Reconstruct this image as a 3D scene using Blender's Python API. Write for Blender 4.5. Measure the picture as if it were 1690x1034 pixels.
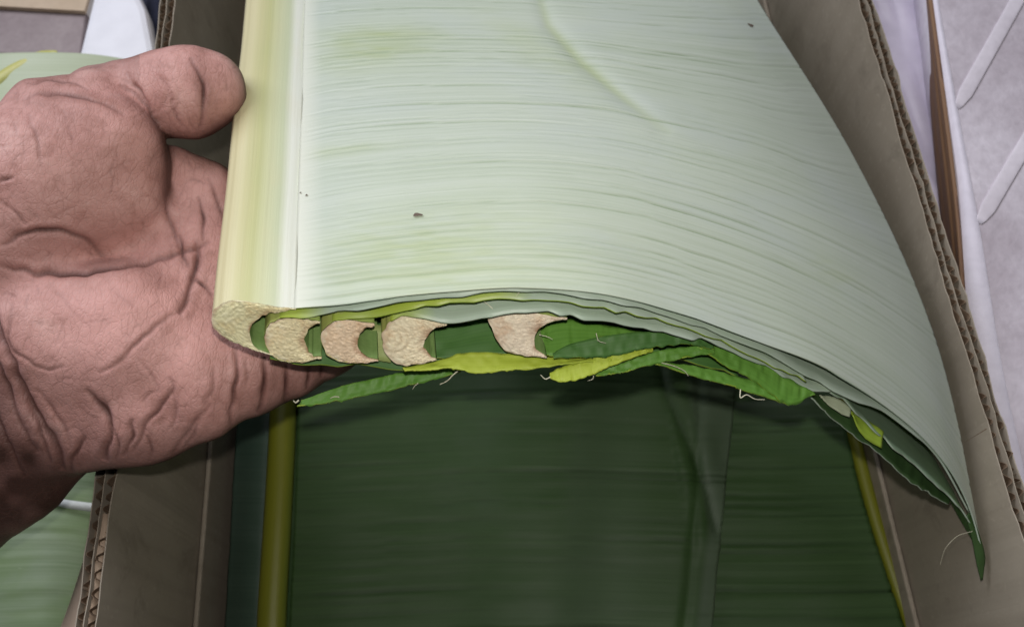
import bpy, math, random
import numpy as np
for o in list(bpy.data.objects): bpy.data.objects.remove(o)
S = bpy.context.scene
rng = np.random.default_rng(7); random.seed(7)

# ------------------------------------------------------------------ camera, light, exposure
K = 0.8                      # design metres -> real metres
CZ = 0.47 * K                # camera height above the ground
PITCH = math.radians(65)
F = np.array([0, math.cos(PITCH), -math.sin(PITCH)])   # view direction
U = np.array([0, math.sin(PITCH), math.cos(PITCH)])    # up in the view
R = np.array([1.0, 0, 0])
FP = 1463.0
cam = bpy.data.cameras.new('camera'); camo = bpy.data.objects.new('camera', cam)
S.collection.objects.link(camo); S.camera = camo
camo.location = (0, 0, CZ); camo.rotation_euler = (math.radians(90) - PITCH, 0, 0)
cam.sensor_width = 36; cam.lens = FP / 1690 * 36; cam.clip_start = 0.01; cam.clip_end = 100
cam.dof.use_dof = True; cam.dof.focus_distance = 0.285 * K; cam.dof.aperture_fstop = 22

wd = bpy.data.worlds.new('World'); S.world = wd; wd.use_nodes = True
bg = wd.node_tree.nodes['Background']
bg.inputs[0].default_value = (0.82, 0.85, 1.0, 1); bg.inputs[1].default_value = 0.045

def lamp(name, kind, p, energy, color, **kw):
    l = bpy.data.lights.new(name, kind); l.energy = energy; l.color = color
    for k, v in kw.items(): setattr(l, k, v)
    o = bpy.data.objects.new(name, l); S.collection.objects.link(o)
    o.location = tuple(np.array(p) * K + np.array([0, 0, CZ])); return o
from mathutils import Vector
# the phone's flash, just above the lens
fl_ = lamp('phone_flash', 'SPOT', U * 0.022 + R * (0.0), 1.36, (1, 0.95, 0.89), shadow_soft_size=0.0035, spot_size=math.radians(128), spot_blend=1.0)
fl_.rotation_euler = Vector(tuple(F + 0.10 * U + 0.14 * R)).to_track_quat('-Z', 'Y').to_euler()
# the room's own light: a bright window / ceiling panel off to the upper left
wl = lamp('room_light', 'AREA', (-1.0, 0.90, 0.72), 11.8, (0.90, 0.92, 1.0), shape='RECTANGLE', size=0.9, size_y=0.7)
wl.rotation_euler = (Vector((0, 0.25, -0.35)) - Vector((-1.0, 0.90, 0.72))).to_track_quat('-Z', 'Y').to_euler()
cl_ = lamp('ceiling_light', 'AREA', (0.25, 1.0, 1.0), 4.6, (0.95, 0.95, 1.0), shape='RECTANGLE', size=0.6, size_y=0.5)
cl_.rotation_euler = (Vector((0.1, 0.25, -0.33)) - Vector((0.25, 1.0, 1.0))).to_track_quat('-Z', 'Y').to_euler()
S.view_settings.view_transform = 'Standard'; S.view_settings.look = 'None'
S.view_settings.exposure = 0; S.view_settings.gamma = 1
S.render.engine = 'CYCLES'
S.render.resolution_x = 1024; S.render.resolution_y = 626

# ------------------------------------------------------------------ helpers
OFF = np.array([0, 0, CZ])
def ray(px, py): return F + (px - 845) / FP * R + (517 - py) / FP * U
def D(px, py, t): return ray(px, py) * t                    # point seen at px,py, t metres deep
def Z(px, py, z): r = ray(px, py); return r * (z / r[2])    # point seen at px,py at height z (camera = 0)
def DD(pts): return np.array([D(*p) for p in pts])
def ZZ(pts): return np.array([Z(*p) for p in pts])

def pxof(P): d = P@F; return 845+FP*(P@R)/d, 517-FP*(P@U)/d
def catmull(P, n, uniform=False):
    P = np.asarray(P, float)
    seg = np.linalg.norm(np.diff(P, axis=0), axis=1) if not uniform else np.ones(len(P) - 1)
    T = np.concatenate([[0], np.cumsum(seg)]); T /= T[-1]
    m = np.zeros_like(P)
    m[1:-1] = (P[2:] - P[:-2]) / (T[2:] - T[:-2])[:, None]
    m[0] = (P[1] - P[0]) / (T[1] - T[0]); m[-1] = (P[-1] - P[-2]) / (T[-1] - T[-2])
    t = np.linspace(0, 1, n) if np.isscalar(n) else np.asarray(n)
    i = np.clip(np.searchsorted(T, t, 'right') - 1, 0, len(P) - 2)
    h = (T[i + 1] - T[i])[:, None]; u = ((t - T[i])[:, None]) / h
    return ((2*u**3 - 3*u**2 + 1) * P[i] + (u**3 - 2*u**2 + u) * h * m[i]
            + (-2*u**3 + 3*u**2) * P[i+1] + (u**3 - u**2) * h * m[i+1])
def loft(rows, ns, nt, sv=None):
    A = np.array([catmull(r, nt) for r in rows])            # k, nt, 3
    k = len(A); G = np.zeros((ns, nt, 3))
    T = np.linspace(0, 1, ns)
    for j in range(nt): G[:, j] = catmull(A[:, j], T)
    return G
def normals(G):
    a = np.gradient(G, axis=0); b = np.gradient(G, axis=1)
    n = np.cross(b, a); return n / (np.linalg.norm(n, axis=2, keepdims=True) + 1e-12)
def vnoise(x, y, seed=0):                                     # smooth 2-d value noise, 0..1
    r = np.random.default_rng(seed).random((64, 64))
    xi = np.floor(x).astype(int); yi = np.floor(y).astype(int); fx = x - xi; fy = y - yi
    fx = fx*fx*(3-2*fx); fy = fy*fy*(3-2*fy)
    g = lambda a, b: r[a % 64, b % 64]
    return (g(xi,yi)*(1-fx)+g(xi+1,yi)*fx)*(1-fy)+(g(xi,yi+1)*(1-fx)+g(xi+1,yi+1)*fx)*fy

def setp(o, label=None, cat=None, group=None, kind=None):
    for k, v in (('label', label), ('category', cat), ('group', group), ('kind', kind)):
        if v: o[k] = v
    return o
def thing(name, base, label, cat, group=None):
    o = bpy.data.objects.new(name, None); S.collection.objects.link(o)
    o.location = tuple(np.array(base) * K + OFF); o.empty_display_size = 0.01
    return setp(o, label, cat, group)
def wloc(o):
    v = np.zeros(3)
    while o: v = v + np.array(o.location); o = o.parent
    return v
def mesh(name, V, faces, mats, parent=None, uv=None, smooth=True, fm=None, attrs=None, thick=None, bevel=None):
    V = np.asarray(V, float).reshape(-1, 3) * K + OFF
    if parent: V = V - wloc(parent)
    me = bpy.data.meshes.new(name)
    me.from_pydata(V.tolist(), [], faces if isinstance(faces, list) else faces.tolist())
    for m in (mats if isinstance(mats, (list, tuple)) else [mats]): me.materials.append(m)
    if fm is not None: me.polygons.foreach_set('material_index', np.asarray(fm, dtype=np.int32))
    if smooth: me.polygons.foreach_set('use_smooth', np.ones(len(me.polygons), bool))
    if uv is not None:
        l = me.uv_layers.new(name='UVMap'); li = np.zeros(len(me.loops), dtype=np.int32)
        me.loops.foreach_get('vertex_index', li)
        l.data.foreach_set('uv', np.asarray(uv, dtype=np.float32).reshape(-1, 2)[li].ravel())
    for k, a in (attrs or {}).items():
        t = me.attributes.new(k, 'FLOAT', 'POINT'); t.data.foreach_set('value', np.asarray(a, dtype=np.float32).ravel())
    me.update()
    o = bpy.data.objects.new(name, me); S.collection.objects.link(o)
    if parent: o.parent = parent
    if thick:
        md = o.modifiers.new('thickness', 'SOLIDIFY'); md.thickness = thick * K; md.offset = -1
        if len(me.materials) > 1: md.material_offset = 1; md.material_offset_rim = min(2, len(me.materials) - 1)
    if bevel:
        md = o.modifiers.new('bevel', 'BEVEL'); md.width = bevel * K; md.segments = 2; md.limit_method = 'ANGLE'
    return o
def grid_faces(ns, nt):
    i, j = np.meshgrid(np.arange(ns - 1), np.arange(nt - 1), indexing='ij')
    a = (i * nt + j).ravel(); return np.stack([a, a + 1, a + nt + 1, a + nt], 1)
def grid_uv(G):
    ns, nt = G.shape[:2]
    m = G[:, nt // 2]; v = np.concatenate([[0], np.cumsum(np.linalg.norm(np.diff(m, axis=0), axis=1))])
    c = G[ns // 2]; u = np.concatenate([[0], np.cumsum(np.linalg.norm(np.diff(c, axis=0), axis=1))])
    return np.stack(np.meshgrid(u, v), -1)
def sheet(name, G, mats, parent, thick=0.0005, attrs=None):
    return mesh(name, G, grid_faces(*G.shape[:2]), mats, parent, uv=grid_uv(G), thick=thick, attrs=attrs)
def box(name, a, b, mat, parent=None, rz=0, origin=(0,0,0), bevel=None, uv=None):
    (x0,y0,z0), (x1,y1,z1) = a, b
    V = np.array([(x,y,z) for z in (z0,z1) for y in (y0,y1) for x in (x0,x1)], float)
    V = rot(V, rz, origin)
    Fc = [[0,2,3,1],[4,5,7,6],[0,1,5,4],[2,6,7,3],[0,4,6,2],[1,3,7,5]]
    return mesh(name, V, Fc, mat, parent, smooth=False, bevel=bevel)
def rot(V, rz, origin=(0,0,0)):
    c, s = math.cos(rz), math.sin(rz); V = np.asarray(V, float); o = np.asarray(origin, float)
    return np.stack([V[...,0]*c - V[...,1]*s + o[0], V[...,0]*s + V[...,1]*c + o[1], V[...,2] + o[2]], -1)
def tube(name, P, r, mat, parent, n=6, k=24):
    P = catmull(P, k); T = np.gradient(P, axis=0); T /= np.linalg.norm(T, axis=1, keepdims=True)
    a = np.cross(T, [0.3, 0.2, 0.93]); a /= np.linalg.norm(a, axis=1, keepdims=True); b = np.cross(T, a)
    rr = np.linspace(r, r * 0.45, k)[:, None, None]
    th = np.linspace(0, 2*np.pi, n, endpoint=False)
    V = P[:, None] + rr * (np.cos(th)[None,:,None]*a[:,None] + np.sin(th)[None,:,None]*b[:,None])
    fs = [[i*n+j, i*n+(j+1)%n, (i+1)*n+(j+1)%n, (i+1)*n+j] for i in range(k-1) for j in range(n)]
    return mesh(name, V, fs, mat, parent)

# ------------------------------------------------------------------ materials
def newmat(name):
    m = bpy.data.materials.new(name); m.use_nodes = True; t = m.node_tree
    return m, t, t.nodes['Principled BSDF']
def nd(t, typ, **kw):
    n = t.nodes.new(typ)
    for k, v in kw.items():
        if k in n.inputs.keys(): n.inputs[k].default_value = v
        else: setattr(n, k, v)
    return n
def ramp(t, src, stops):
    r = t.nodes.new('ShaderNodeValToRGB'); e = r.color_ramp.elements
    while len(e) < len(stops): e.new(0.5)
    for i, (p, c) in enumerate(stops): e[i].position = p; e[i].color = (*c, 1)
    t.links.new(src, r.inputs[0]); return r.outputs[0]
def mixc(t, f, a, b, mode='MIX'):
    n = t.nodes.new('ShaderNodeMix'); n.data_type = 'RGBA'; n.blend_type = mode
    for s, v in ((n.inputs[0], f), (n.inputs[6], a), (n.inputs[7], b)):
        if isinstance(v, bpy.types.NodeSocket): t.links.new(v, s)
        elif isinstance(v, tuple): s.default_value = (*v, 1)
        else: s.default_value = v
    return n.outputs[2]
def uvscaled(t, sx, sy):
    u = t.nodes.new('ShaderNodeUVMap'); m = nd(t, 'ShaderNodeMapping'); m.inputs['Scale'].default_value = (sx, sy, 1)
    t.links.new(u.outputs[0], m.inputs[0]); return m.outputs[0]
def noise(t, vec, scale, detail=3, rough=0.55, dist=0):
    n = nd(t, 'ShaderNodeTexNoise', Scale=scale, Detail=detail, Roughness=rough, Distortion=dist)
    if vec: t.links.new(vec, n.inputs['Vector'])
    return n.outputs[0]
def objc(t): return t.nodes.new('ShaderNodeTexCoord').outputs['Object']
def bump(t, b, h, strength, dist):
    n = nd(t, 'ShaderNodeBump', Strength=strength, Distance=dist); t.links.new(h, n.inputs['Height']); t.links.new(n.outputs[0], b.inputs['Normal'])

def leaf_mat(name, lo, hi, blot=None, blot_amt=0.5, rough=0.45, bump_s=0.25, vs=420, spec=0.4, stain=None, vein=None, ribside=None):
    m, t, b = newmat(name)
    fine = noise(t, uvscaled(t, 9, vs * 3.0), 1.0, 2, 0.5)
    broad = noise(t, uvscaled(t, 6, vs * 0.22), 1.0, 3, 0.55, 0.3)
    v = nd(t, 'ShaderNodeMath', operation='ADD'); t.links.new(fine, v.inputs[0]); t.links.new(broad, v.inputs[1])
    v2 = nd(t, 'ShaderNodeMath', operation='MULTIPLY'); t.links.new(v.outputs[0], v2.inputs[0]); v2.inputs[1].default_value = 0.5
    col = ramp(t, v2.outputs[0], [(0.30, lo), (0.68, hi)])
    if blot:
        bl = noise(t, uvscaled(t, 16, 30), 1.0, 4, 0.6, 0.4)
        f = ramp(t, bl, [(0.48, (0,0,0)), (0.74, (blot_amt,)*3)])
        col = mixc(t, f, col, blot)
    sp = noise(t, uvscaled(t, 200, 520), 1.0, 2, 0.5)
    col = mixc(t, ramp(t, sp, [(0.70, (0,0,0)), (0.80, (0.22,)*3)]), col, tuple(min(1, c * 1.35 + .02) for c in hi))
    for nm, c in (('stain', stain), ('ribside', ribside), ('vein', vein)):
        if c:
            a = nd(t, 'ShaderNodeAttribute', attribute_name=nm); col = mixc(t, a.outputs['Fac'], col, c)
    t.links.new(col, b.inputs['Base Color'])
    b.inputs['Roughness'].default_value = rough; b.inputs['Specular IOR Level'].default_value = spec
    bump(t, b, v2.outputs[0], bump_s, 0.0004)
    return m
M = {}
M['pale'] = leaf_mat('pale_leaf_underside', (0.445,0.51,0.405), (0.525,0.578,0.495), (0.485,0.54,0.51), 0.7, 0.45, 0.2, stain=(0.36,0.43,0.17), vein=(0.22,0.29,0.17), ribside=(0.66,0.68,0.58))
M['pale2'] = leaf_mat('waxy_leaf_underside', (0.34,0.44,0.33), (0.48,0.57,0.47), (0.58,0.66,0.60), 0.5, 0.42, 0.15, ribside=(0.36,0.46,0.06))
M['grey_green'] = leaf_mat('grey_green_leaf', (0.20,0.30,0.19), (0.28,0.38,0.27), (0.36,0.45,0.36), 0.5, 0.42, 0.2)
M['green'] = leaf_mat('fresh_green_leaf', (0.085,0.22,0.026), (0.15,0.33,0.05), (0.15,0.30,0.07), 0.5, 0.55, 0.3)
M['groove'] = leaf_mat('olive_green_groove', (0.15,0.25,0.07), (0.22,0.33,0.11), (0.25,0.36,0.12), 0.4, 0.5, 0.1)
M['groove_pale'] = leaf_mat('pale_olive_groove', (0.27,0.34,0.10), (0.36,0.42,0.16), (0.36,0.40,0.14), 0.4, 0.5, 0.1)
M['mid'] = leaf_mat('mid_green_leaf', (0.05,0.135,0.028), (0.085,0.20,0.045), (0.12,0.23,0.10), 0.5, 0.6, 0.2)
M['lime'] = leaf_mat('yellow_green_leaf', (0.36,0.46,0.035), (0.48,0.57,0.08), (0.34,0.46,0.08), 0.5, 0.55, 0.2)
M['lime2'] = leaf_mat('lime_leaf', (0.24,0.36,0.03), (0.34,0.46,0.06), (0.40,0.52,0.12), 0.4, 0.45, 0.15)
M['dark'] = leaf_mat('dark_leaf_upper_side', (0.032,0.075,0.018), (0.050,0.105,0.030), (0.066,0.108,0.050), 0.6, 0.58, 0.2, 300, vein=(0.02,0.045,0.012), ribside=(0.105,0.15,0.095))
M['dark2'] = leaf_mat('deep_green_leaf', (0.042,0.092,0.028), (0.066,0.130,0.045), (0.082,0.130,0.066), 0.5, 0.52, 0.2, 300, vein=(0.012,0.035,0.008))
M['teal'] = leaf_mat('teal_leaf', (0.045,0.085,0.06), (0.07,0.115,0.085), (0.09,0.13,0.11), 0.5, 0.5, 0.2, 300)
M['outer_leaf'] = leaf_mat('soft_green_leaf', (0.16,0.235,0.115), (0.26,0.33,0.20), (0.15,0.25,0.06), 0.7, 0.5, 0.2, 300, vein=(0.30,0.36,0.26))
M['outer_pale'] = leaf_mat('pale_outer_leaf', (0.42,0.48,0.31), (0.52,0.58,0.42), (0.40,0.47,0.26), 0.5, 0.5, 0.2, 300)

def rib_mat(name, stops, streak=0.25, rough=0.42):
    m, t, b = newmat(name)
    u = t.nodes.new('ShaderNodeUVMap'); sx = t.nodes.new('ShaderNodeSeparateXYZ'); t.links.new(u.outputs[0], sx.inputs[0])
    col = ramp(t, sx.outputs[0], stops)
    n = noise(t, uvscaled(t, 60, 18), 1.0, 4, 0.6)
    g = noise(t, uvscaled(t, 5, 30), 1.0, 3, 0.6)
    col = mixc(t, ramp(t, n, [(0.3, (0.0,)*3), (0.75, (streak,)*3)]), col, tuple(c * 0.72 for c in stops[len(stops)//2][1]))
    col = mixc(t, ramp(t, g, [(0.5, (0.0,)*3), (0.8, (streak,)*3)]), col, tuple(min(1, c * 1.15) for c in stops[0][1]))
    t.links.new(col, b.inputs['Base Color']); b.inputs['Roughness'].default_value = rough
    bump(t, b, n, 0.2, 0.0005); return m
M['rib_cream'] = rib_mat('cream_midrib', [(0.0,(0.60,0.50,0.30)), (0.40,(0.66,0.58,0.36)), (0.60,(0.62,0.57,0.32)), (0.72,(0.53,0.54,0.26)), (0.80,(0.60,0.62,0.38)), (0.87,(0.55,0.60,0.40)), (0.93,(0.70,0.72,0.63)), (1.0,(0.66,0.69,0.60))], 0.18)
M['rib_green'] = rib_mat('green_midrib', [(0.0,(0.50,0.50,0.16)), (0.5,(0.48,0.50,0.14)), (1.0,(0.34,0.46,0.12))])
M['rib_olive'] = rib_mat('olive_midrib', [(0.0,(0.10,0.13,0.012)), (0.25,(0.20,0.21,0.014)), (0.6,(0.22,0.23,0.016)), (0.85,(0.13,0.19,0.04)), (1.0,(0.07,0.13,0.04))])
M['rib_yellow'] = rib_mat('yellow_midrib', [(0.0,(0.42,0.42,0.10)), (0.5,(0.55,0.53,0.14)), (1.0,(0.45,0.50,0.20))])

def cut_mat(name, tint, brown):
    m, t, b = newmat(name); oc = objc(t)
    a = noise(t, oc, 480, 6, 0.7, 0.9); c = noise(t, oc, 150, 4, 0.6, 0.8)
    v = nd(t, 'ShaderNodeTexVoronoi', Scale=1100); t.links.new(oc, v.inputs['Vector'])
    k = lambda q: tuple(min(.97, x * q) for x in tint)
    col = ramp(t, a, [(0.25, k(.62)), (0.42, k(.92)), (0.55, k(1.0)), (0.72, k(1.22))])
    col = mixc(t, ramp(t, c, [(0.50, (0,0,0)), (0.66, (0.65,)*3)]), col, brown)
    d = noise(t, oc, 230, 3, 0.5)
    col = mixc(t, ramp(t, d, [(0.56, (0,0,0)), (0.70, (0.5,)*3)]), col, (0.84,0.82,0.62))
    cell = ramp(t, v.outputs['Distance'], [(0.0, (0.35,)*3), (0.35, (0,0,0))]); col = mixc(t, cell, col, k(.7))
    lp = nd(t, 'ShaderNodeAttribute', attribute_name='lip'); col = mixc(t, lp.outputs['Fac'], col, (0.88,0.80,0.60))
    r = nd(t, 'ShaderNodeAttribute', attribute_name='ring'); col = mixc(t, r.outputs['Fac'], col, (0.36,0.25,0.11))
    e = nd(t, 'ShaderNodeAttribute', attribute_name='edge')
    col = mixc(t, e.outputs['Fac'], col, (0.33,0.17,0.08))
    t.links.new(col, b.inputs['Base Color']); b.inputs['Roughness'].default_value = 0.6
    h = nd(t, 'ShaderNodeMath', operation='ADD'); t.links.new(a, h.inputs[0]); t.links.new(v.outputs['Distance'], h.inputs[1])
    bump(t, b, h.outputs[0], 0.25, 0.0004); return m
cuts = [cut_mat('cut_face_green_cream', (0.76,0.72,0.44), (0.60,0.46,0.22)), cut_mat('cut_face_straw', (0.80,0.71,0.44), (0.66,0.48,0.25)), cut_mat('cut_face_tan', (0.78,0.61,0.42), (0.62,0.42,0.24)), cut_mat('cut_face_ivory', (0.86,0.76,0.53), (0.66,0.46,0.26)), cut_mat('cut_face_pinkish', (0.84,0.73,0.56), (0.60,0.38,0.22))]

def plain(name, c1, c2, scale=30, rough=0.7, bs=0.15, stretch=None, spec=0.3, bd=0.001, detail=4):
    m, t, b = newmat(name); oc = objc(t)
    if stretch:
        mp = nd(t, 'ShaderNodeMapping'); mp.inputs['Scale'].default_value = stretch; t.links.new(oc, mp.inputs[0]); oc = mp.outputs[0]
    n = noise(t, oc, scale, detail, 0.6)
    col = ramp(t, n, [(0.32, c1), (0.68, c2)])
    f = noise(t, oc, scale * 14, 2, 0.5)
    col = mixc(t, ramp(t, f, [(0.4, (0,0,0)), (0.75, (0.22,)*3)]), col, tuple(c * 0.7 for c in c1))
    t.links.new(col, b.inputs['Base Color']); b.inputs['Roughness'].default_value = rough
    b.inputs['Specular IOR Level'].default_value = spec
    bump(t, b, f, bs, bd); return m
def card_mat(name, c1, c2):
    m, t, b = newmat(name); oc = objc(t)
    a = noise(t, oc, 11, 5, 0.6, 0.5); f = noise(t, oc, 420, 3, 0.6); g = noise(t, oc, 60, 5, 0.7, 0.6)
    mp = nd(t, 'ShaderNodeMapping'); mp.inputs['Scale'].default_value = (220, 220, 5); t.links.new(oc, mp.inputs[0]); st = noise(t, mp.outputs[0], 1.0, 2, 0.5)
    col = ramp(t, a, [(0.34, c1), (0.62, c2)])
    col = mixc(t, ramp(t, st, [(0.45, (0,0,0)), (0.7, (0.22,)*3)]), col, tuple(x * .72 for x in c1))
    col = mixc(t, ramp(t, g, [(0.56, (0,0,0)), (0.72, (0.45,)*3)]), col, tuple(x * .60 for x in c1))
    col = mixc(t, ramp(t, f, [(0.58, (0,0,0)), (0.75, (0.3,)*3)]), col, tuple(min(1, x * 1.35) for x in c2))
    t.links.new(col, b.inputs['Base Color']); b.inputs['Roughness'].default_value = 0.78; b.inputs['Specular IOR Level'].default_value = 0.25
    h = nd(t, 'ShaderNodeMath', operation='MULTIPLY_ADD'); t.links.new(st, h.inputs[0]); h.inputs[1].default_value = 0.6; t.links.new(g, h.inputs[2])
    bump(t, b, h.outputs[0], 0.25, 0.0008); return m
M['card'] = card_mat('kraft_cardboard', (0.315,0.27,0.21), (0.40,0.35,0.28))
M['card_out'] = plain('kraft_cardboard_outer', (0.46,0.34,0.25), (0.52,0.40,0.30), 14, 0.75, 0.12)
M['flute'] = plain('corrugated_paper', (0.15,0.10,0.065), (0.24,0.17,0.115), 120, 0.8, 0.2)
M['foam'] = plain('polystyrene_foam', (0.40,0.345,0.38), (0.70,0.65,0.71), 17, 0.5, 0.4, detail=9)
M['foam_white'] = plain('white_foam_edge', (0.66,0.62,0.70), (0.76,0.72,0.80), 20, 0.55, 0.25)
M['foam_rib'] = plain('foam_ridge', (0.60,0.55,0.60), (0.74,0.69,0.75), 20, 0.55, 0.2)
M['plastic'] = plain('white_plastic_sheet', (0.60,0.55,0.70), (0.72,0.67,0.80), 9, 0.35, 0.1)
M['paper'] = plain('white_board', (0.80,0.80,0.86), (0.88,0.88,0.92), 6, 0.5, 0.1)
M['wood'] = plain('brown_board', (0.16,0.085,0.045), (0.28,0.165,0.09), 20, 0.6, 0.3, (1, 0.12, 1))
M['mauve'] = plain('mauve_carton', (0.24,0.19,0.195), (0.36,0.30,0.30), 26, 0.7, 0.2)
M['tan'] = plain('tan_carton_top', (0.50,0.38,0.26), (0.58,0.46,0.34), 20, 0.7, 0.2)
M['navy'] = plain('navy_cloth', (0.012,0.014,0.03), (0.022,0.026,0.05), 60, 0.9, 0.3)
M['ground'] = plain('concrete_floor', (0.24,0.22,0.21), (0.34,0.31,0.30), 8, 0.8, 0.3)
M['band'] = plain('white_strap', (0.70,0.74,0.72), (0.80,0.84,0.82), 60, 0.4, 0.1)
M['fibre'] = plain('dry_fibre', (0.60,0.58,0.42), (0.72,0.70,0.55), 60, 0.6, 0.1)
M['orange'] = plain('orange_card_edge', (0.60,0.33,0.10), (0.70,0.42,0.16), 30, 0.6, 0.1)

def skin_mat():
    m, t, b = newmat('skin'); oc = objc(t)
    n1 = noise(t, oc, 55, 6, 0.62, 0.4); n2 = noise(t, oc, 240, 5, 0.65); n0 = noise(t, oc, 24, 3, 0.5)
    col = ramp(t, n1, [(0.30, (0.40,0.200,0.168)), (0.48, (0.56,0.295,0.258)), (0.60, (0.63,0.350,0.308)), (0.74, (0.72,0.44,0.39))])
    col = mixc(t, ramp(t, n0, [(0.38, (0.45,)*3), (0.55, (0,0,0))]), col, (0.44,0.230,0.190))
    col = mixc(t, ramp(t, n2, [(0.33, (0.55,)*3), (0.50, (0,0,0))]), col, (0.38,0.185,0.150))
    col = mixc(t, ramp(t, n2, [(0.60, (0,0,0)), (0.74, (0.35,)*3)]), col, (0.70,0.46,0.41))
    pk = nd(t, 'ShaderNodeAttribute', attribute_name='pink'); col = mixc(t, pk.outputs['Fac'], col, (0.74,0.41,0.37))
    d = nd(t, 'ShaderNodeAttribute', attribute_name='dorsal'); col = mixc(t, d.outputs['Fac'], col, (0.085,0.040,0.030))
    # the net of fine crossing skin lines
    dn = noise(t, oc, 160, 3, 0.6)
    va = nd(t, 'ShaderNodeVectorMath', operation='SCALE'); va.inputs['Scale'].default_value = 0.0022
    nc = nd(t, 'ShaderNodeTexNoise', Scale=170, Detail=3); t.links.new(oc, nc.inputs['Vector']); t.links.new(nc.outputs['Color'], va.inputs[0])
    vb = nd(t, 'ShaderNodeVectorMath', operation='ADD'); t.links.new(oc, vb.inputs[0]); t.links.new(va.outputs[0], vb.inputs[1])
    hts = []
    for sc, rz, st in ((420, 0.7, (1.0, 0.38, 0.8)), (900, -0.5, (1.0, 0.5, 0.8))):
        mp = nd(t, 'ShaderNodeMapping'); mp.inputs['Scale'].default_value = st; mp.inputs['Rotation'].default_value = (0, 0, rz); t.links.new(vb.outputs[0], mp.inputs[0])
        v = nd(t, 'ShaderNodeTexVoronoi', Scale=sc, feature='DISTANCE_TO_EDGE'); t.links.new(mp.outputs[0], v.inputs['Vector'])
        ln = ramp(t, v.outputs['Distance'], [(0.0, (1,)*3), (0.11, (0,0,0))]); hts.append(ln)
    msk = ramp(t, dn, [(0.40, (0.0,)*3), (0.68, (0.30,)*3)])
    f = nd(t, 'ShaderNodeMath', operation='MULTIPLY'); t.links.new(hts[0], f.inputs[0]); t.links.new(msk, f.inputs[1])
    col = mixc(t, f.outputs[0], col, (0.25,0.115,0.09))
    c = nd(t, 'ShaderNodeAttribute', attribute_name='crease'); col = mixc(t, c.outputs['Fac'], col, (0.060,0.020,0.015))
    t.links.new(col, b.inputs['Base Color'])
    b.inputs['Roughness'].default_value = 0.52; b.inputs['Specular IOR Level'].default_value = 0.32
    b.inputs['Subsurface Weight'].default_value = 0.06; b.inputs['Subsurface Radius'].default_value = (0.004, 0.0016, 0.001)
    b.inputs['Subsurface Scale'].default_value = 0.5
    h = nd(t, 'ShaderNodeMath', operation='ADD'); t.links.new(hts[0], h.inputs[0]); t.links.new(hts[1], h.inputs[1])
    h2 = nd(t, 'ShaderNodeMath', operation='MULTIPLY_ADD'); t.links.new(h.outputs[0], h2.inputs[0]); h2.inputs[1].default_value = -0.35; t.links.new(n2, h2.inputs[2])
    bump(t, b, h2.outputs[0], 0.35, 0.0005); return m
M['skin'] = skin_mat()

# ------------------------------------------------------------------ setting
GZ = -0.47
mesh('ground', [(-6,-6,GZ),(6,-6,GZ),(6,6,GZ),(-6,6,GZ)], [[0,1,2,3]], M['ground'], smooth=False)['kind'] = 'structure'

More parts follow.
